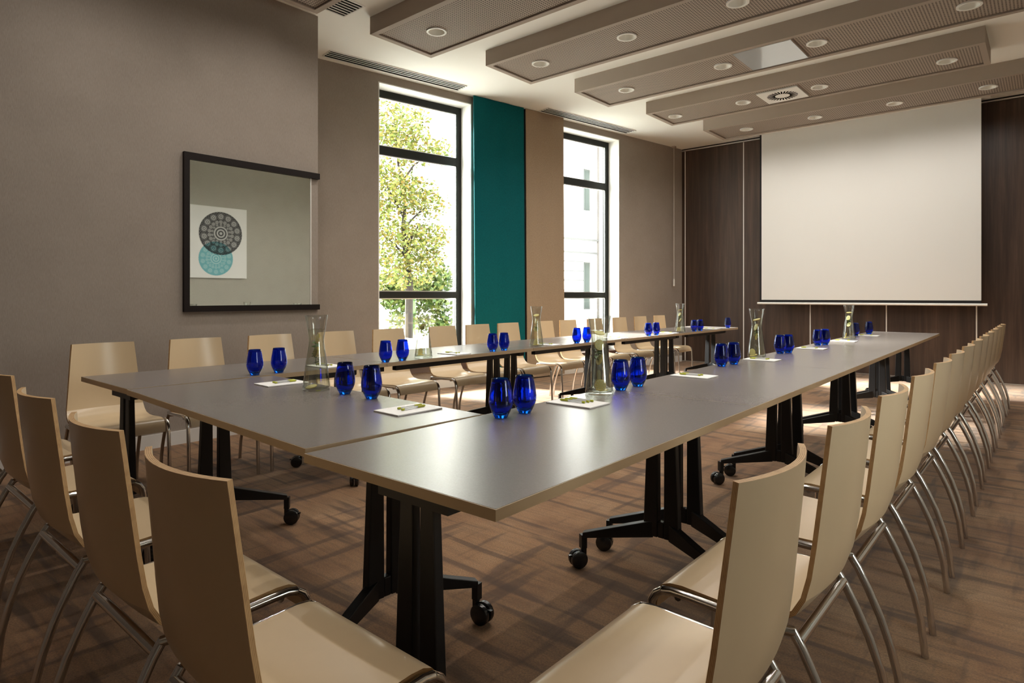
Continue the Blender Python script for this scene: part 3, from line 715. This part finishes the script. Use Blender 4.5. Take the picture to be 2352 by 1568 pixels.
# ------------------------------------------------------------------ outdoors
ZG = -.45
def wloc(o, u, off, z=0, rz=0): o.location = (*wpt(u, off), z); o.rotation_euler = (0, 0, WA + rz); return o
g = MB().box(-60, -.45, -60, 60, ZG - .1, ZG).obj('ground', mat('pale_paving', (0.55, 0.54, 0.50), 0.9)); wloc(g, 0, 0, 0); tag(g, 'pale paved ground outside the windows', 'ground', kind='structure')
M_FACADE = mat('white_render', (0.80, 0.79, 0.77), 0.9); M_FWIN = mat('facade_glass', (0.06, 0.075, 0.07), 0.3); M_FFR = mat('facade_frame', (0.11, 0.12, 0.115), 0.5); M_CORNICE_SHADE = mat('painted_cornice_shade', (0.10, 0.10, 0.10), 0.9)  # last material paints shading into the cornice lines as dark grey
FO = 7.5
u_l = onw(1031, 500, FO)[0]; b = thing('white_building'); wloc(b, u_l, FO); tag(b, 'white rendered building with recessed windows across from the room', 'building')
def fb(name, m, u0, u1, d0, d1, z0, z1): return MB().box(-d1, -d0, u0 - u_l, u1 - u_l, z0, z1).obj(name, m, b)
uA = onw(1371, 400, FO)[0]
holes = []
for (pa, pb, ya, yb) in ((1340, 1364, 384, 487), (1340, 1364, 601, 710)):
    ua, zta = onw(pa, ya, FO); ub, zba = onw(pb, yb, FO); holes.append((ua, ub, zba, zta))
(ua, ub, zl0, zl1) = holes[1]; (_, _, zu0, zu1) = holes[0]
fb('wall', M_FACADE, u_l, ua, 0, .5, ZG, 14); fb('wall', M_FACADE, ub, 30, 0, .5, ZG, 14)
for z0, z1 in ((ZG, zl0), (zl1, zu0), (zu1, 14)): fb('wall', M_FACADE, ua, ub, 0, .5, z0, z1)
for z0, z1 in ((zl0, zl1), (zu0, zu1)):
    w_ = fb('window', M_FFR, ua, ub, .18, .24, z0, z1); p_ = MB().box(-.18, -.17, ua - u_l + .05, (ua + ub) / 2 - u_l - .02, z0 + .05, z1 - .05).obj('pane', M_FWIN, w_); p_ = MB().box(-.18, -.17, (ua + ub) / 2 - u_l + .02, ub - u_l - .05, z0 + .05, z1 - .05).obj('pane', M_FWIN, w_)
    fb('window_sill', M_FACADE, ua - .05, ub + .05, -.10, .18, z0 - .06, z0)
fb('pilaster', mat('pinkish_render', (0.10, 0.088, 0.085), .9), uA, uA + 1.2, -.35, 0, ZG, 14)
for py in (548, 578):
    z = onw(1340, py, FO)[1]; fb('cornice', M_CORNICE_SHADE, u_l, uA, -.07 if py == 548 else -.02, 0, z - .06, z)
for py in (600, 622, 643, 666):
    z = onw(1330, py, FO)[1]; fb('cornice', M_CORNICE_SHADE, u_l, ua - .02, -.03, 0, z - .02, z + .01)
# tree
def leaf_mat(name, stops):
    m = mat(name, rough=0.6); q = N(m); gm = q.n('ShaderNodeNewGeometry'); q.col(q.ramp(gm.outputs['Random Per Island'], stops))
    q.b.inputs['Transmission Weight'].default_value = 0.0
    return m
M_LEAF = leaf_mat('autumn_leaf', [(0.0, (0.070, 0.115, 0.012)), (0.45, (0.140, 0.165, 0.020)), (0.75, (0.185, 0.165, 0.020)), (1.0, (0.17, 0.105, 0.014))])
M_IVY = leaf_mat('ivy_leaf', [(0.0, (0.030, 0.075, 0.010)), (0.6, (0.080, 0.125, 0.016)), (1.0, (0.16, 0.17, 0.03))])
M_BARK = mat('bark', (0.025, 0.019, 0.015), 0.9)
def leaves(q, cen, rad, n, size, rnd):
    for _ in range(n):
        while True:
            p = Vector((rnd.uniform(-1, 1), rnd.uniform(-1, 1), rnd.uniform(-1, 1)))
            if .25 < p.length < 1: break
        p = Vector((cen[0] + p.x * rad[0], cen[1] + p.y * rad[1], cen[2] + p.z * rad[2]))
        a = Vector((rnd.gauss(0, 1), rnd.gauss(0, 1), rnd.gauss(0, .6))).normalized(); c = a.cross(Vector((rnd.gauss(0, 1), rnd.gauss(0, 1), rnd.gauss(0, 1)))).normalized()
        L = size * rnd.uniform(.6, 1.3); b = len(q.v)
        q.v += [tuple(p), tuple(p + a * L * .5 + c * L * .32), tuple(p + a * L), tuple(p + a * L * .5 - c * L * .32)]
        q.f.append((b, b + 1, b + 2, b + 3)); q.m.append(0)
TO = 4.6
def tp3(px, py, off=TO):
    u, z = onw(px, py, off); p = wpt(u, off); return Vector((p[0], p[1], z))
base = tp3(938, 640); base.z = ZG
tr = thing('autumn_tree', base, 0, label='slender tree with yellow-green autumn leaves outside the window', cat='tree')
def rel(v): return tuple(Vector(v) - base)
T1, T2 = tp3(935, 600), tp3(926, 525)
MB().tube([rel(base), rel(tp3(940, 650)), rel(T1), rel(T2), rel(tp3(930, 470)), rel(tp3(915, 380)), rel(tp3(905, 260))], [.09, .08, .065, .05, .035, .025, .012], 8).obj('trunk', M_BARK, tr, True)
for p_ in (((926, 525), (955, 495), (985, 470)), ((935, 560), (960, 520), (995, 515)), ((928, 500), (900, 450), (885, 420)), ((933, 590), (905, 560), (880, 540)), ((922, 420), (950, 380), (990, 350))):
    MB().tube([rel(tp3(*a)) for a in p_], [.03, .02, .008], 6).obj('branch', M_BARK, tr, True)
q = MB(); rnd = random.Random(11)
for px, py, r, n in ((890, 270, .75, 620), (925, 300, .55, 420), (880, 350, .6, 420), (960, 345, .45, 260), (1010, 350, .35, 160), (880, 440, .6, 480), (915, 440, .5, 360), (955, 450, .5, 300), (985, 470, .4, 180), (880, 520, .55, 360), (905, 560, .55, 420), (965, 560, .5, 360), (985, 540, .45, 240), (890, 620, .5, 380), (950, 625, .45, 300), (990, 600, .35, 160)):
    c = tp3(px, py); leaves(q, rel(c), (r * 1.1, r * 1.1, r * .85), int(n * 2.1), .085, rnd)
tag(q.obj('crown', M_LEAF, tr), kind='stuff')
# ivy-grown mesh fence with posts, parked car
FE = 5.6
uf0 = onw(840, 680, FE)[0] - 2; uf1 = onw(1045, 680, FE)[0]
fn = thing('mesh_fence'); wloc(fn, uf0, FE, ZG); tag(fn, 'green wire mesh fence overgrown with ivy outside the window', 'fence')
ztop = onw(950, 655, FE)[1] - ZG
M_GREENP = mat('green_post', (0.22, 0.42, 0.16), .5); M_GREYP = mat('grey_post', (0.45, 0.50, 0.55), .5); M_WIRE = mat('fence_wire', (0.35, 0.42, 0.34), .5)
for px, m in ((932, M_GREYP), (949, M_GREENP), (1018, M_GREYP)):
    u = onw(px, 700, FE)[0] - uf0; MB().box(-.04, .04, u - .04, u + .04, 0, ztop).obj('post', m, fn)
q = MB(); nW = int((uf1 - uf0 + ztop) / .11)
for k in range(nW):
    for sgn in (1, -1):
        a0 = k * .11 - (ztop if sgn > 0 else 0); y0_, z0_ = (a0, 0) if sgn > 0 else (a0 + 0, ztop)
        y1_, z1_ = a0 + ztop, (ztop if sgn > 0 else 0)
        if y0_ < 0 or y1_ > uf1 - uf0: continue
        q.tube([(.0, y0_, z0_), (.0, y1_, z1_)], .004, 3, caps=False)
tag(q.obj('wire_mesh', M_WIRE, fn), kind='stuff')
q = MB(); rnd = random.Random(5)
def fl(px, py, r, n, off=FE):
    u, z = onw(px, py, off); leaves(q, (rnd.uniform(-.15, .25), u - uf0, z - ZG), (.22, r, r * .7), int(n * 1.3), .12, rnd)
for px in range(870, 1030, 12): fl(px, 658, .32, 70)
for px, py in ((1000, 690), (1010, 710), (1005, 735), (1000, 760), (985, 690), (1015, 750), (965, 700), (960, 740), (905, 700), (915, 730), (890, 690), (1000, 640), (1015, 625), (985, 645), (880, 645), (900, 650)): fl(px, py, .30, 120)
tag(q.obj('ivy', M_IVY, fn), kind='stuff')
u_c = onw(868, 760, 4.0)[0]
cr = thing('parked_car'); wloc(cr, u_c - 1.3, 4.2, ZG); tag(cr, 'white parked car standing outside by the mesh fence', 'car')
M_CARP = mat('white_car_paint', (0.78, 0.78, 0.78), .25); M_CARG = mat('car_glass', (0.10, 0.13, 0.13), .1); M_TYRE = mat('tyre', (0.02, 0.02, 0.02), .8)
side = [(-2.1, .30), (2.0, .30), (2.08, .55), (1.95, .80), (1.05, .92), (.45, 1.40), (-1.2, 1.45), (-1.95, 1.0), (-2.12, .75)]
q = MB(); b0 = len(q.v)
for xx in (-.82, .82): q.v += [(xx * (.86 if z > 1.1 else 1), y, z) for y, z in side]
n = len(side); q.f.append(tuple(range(n))); q.m.append(0); q.f.append(tuple(reversed(range(n, 2 * n)))); q.m.append(0)
for i in range(n): q.f.append((i, (i + 1) % n, n + (i + 1) % n, n + i)); q.m.append(0)
q.obj('body', M_CARP, cr, bevel=.03)
for xx in (-.80, .80):
    s = 1 if xx > 0 else -1
    MB().hexa([(xx * .99 - .01, -1.5, .95), (xx * .99 + .01 * s, -1.5, .95), (xx * .99 + .01 * s, .85, .95), (xx * .99 - .01, .85, .95), (xx * .885 - .01, -1.15, 1.38), (xx * .885 + .015 * s, -1.15, 1.38), (xx * .885 + .015 * s, .42, 1.36), (xx * .885 - .01, .42, 1.36)]).obj('side_window', M_CARG, cr)
    for yy in (-1.35, 1.3):
        w_ = MB().lathe([(.0005, -.09), (.30, -.09), (.32, -.06), (.32, .06), (.30, .09), (.0005, .09)], 24).obj('wheel', M_TYRE, cr, True); w_.location = (xx, yy, .32); w_.rotation_euler = (0, H90, 0)
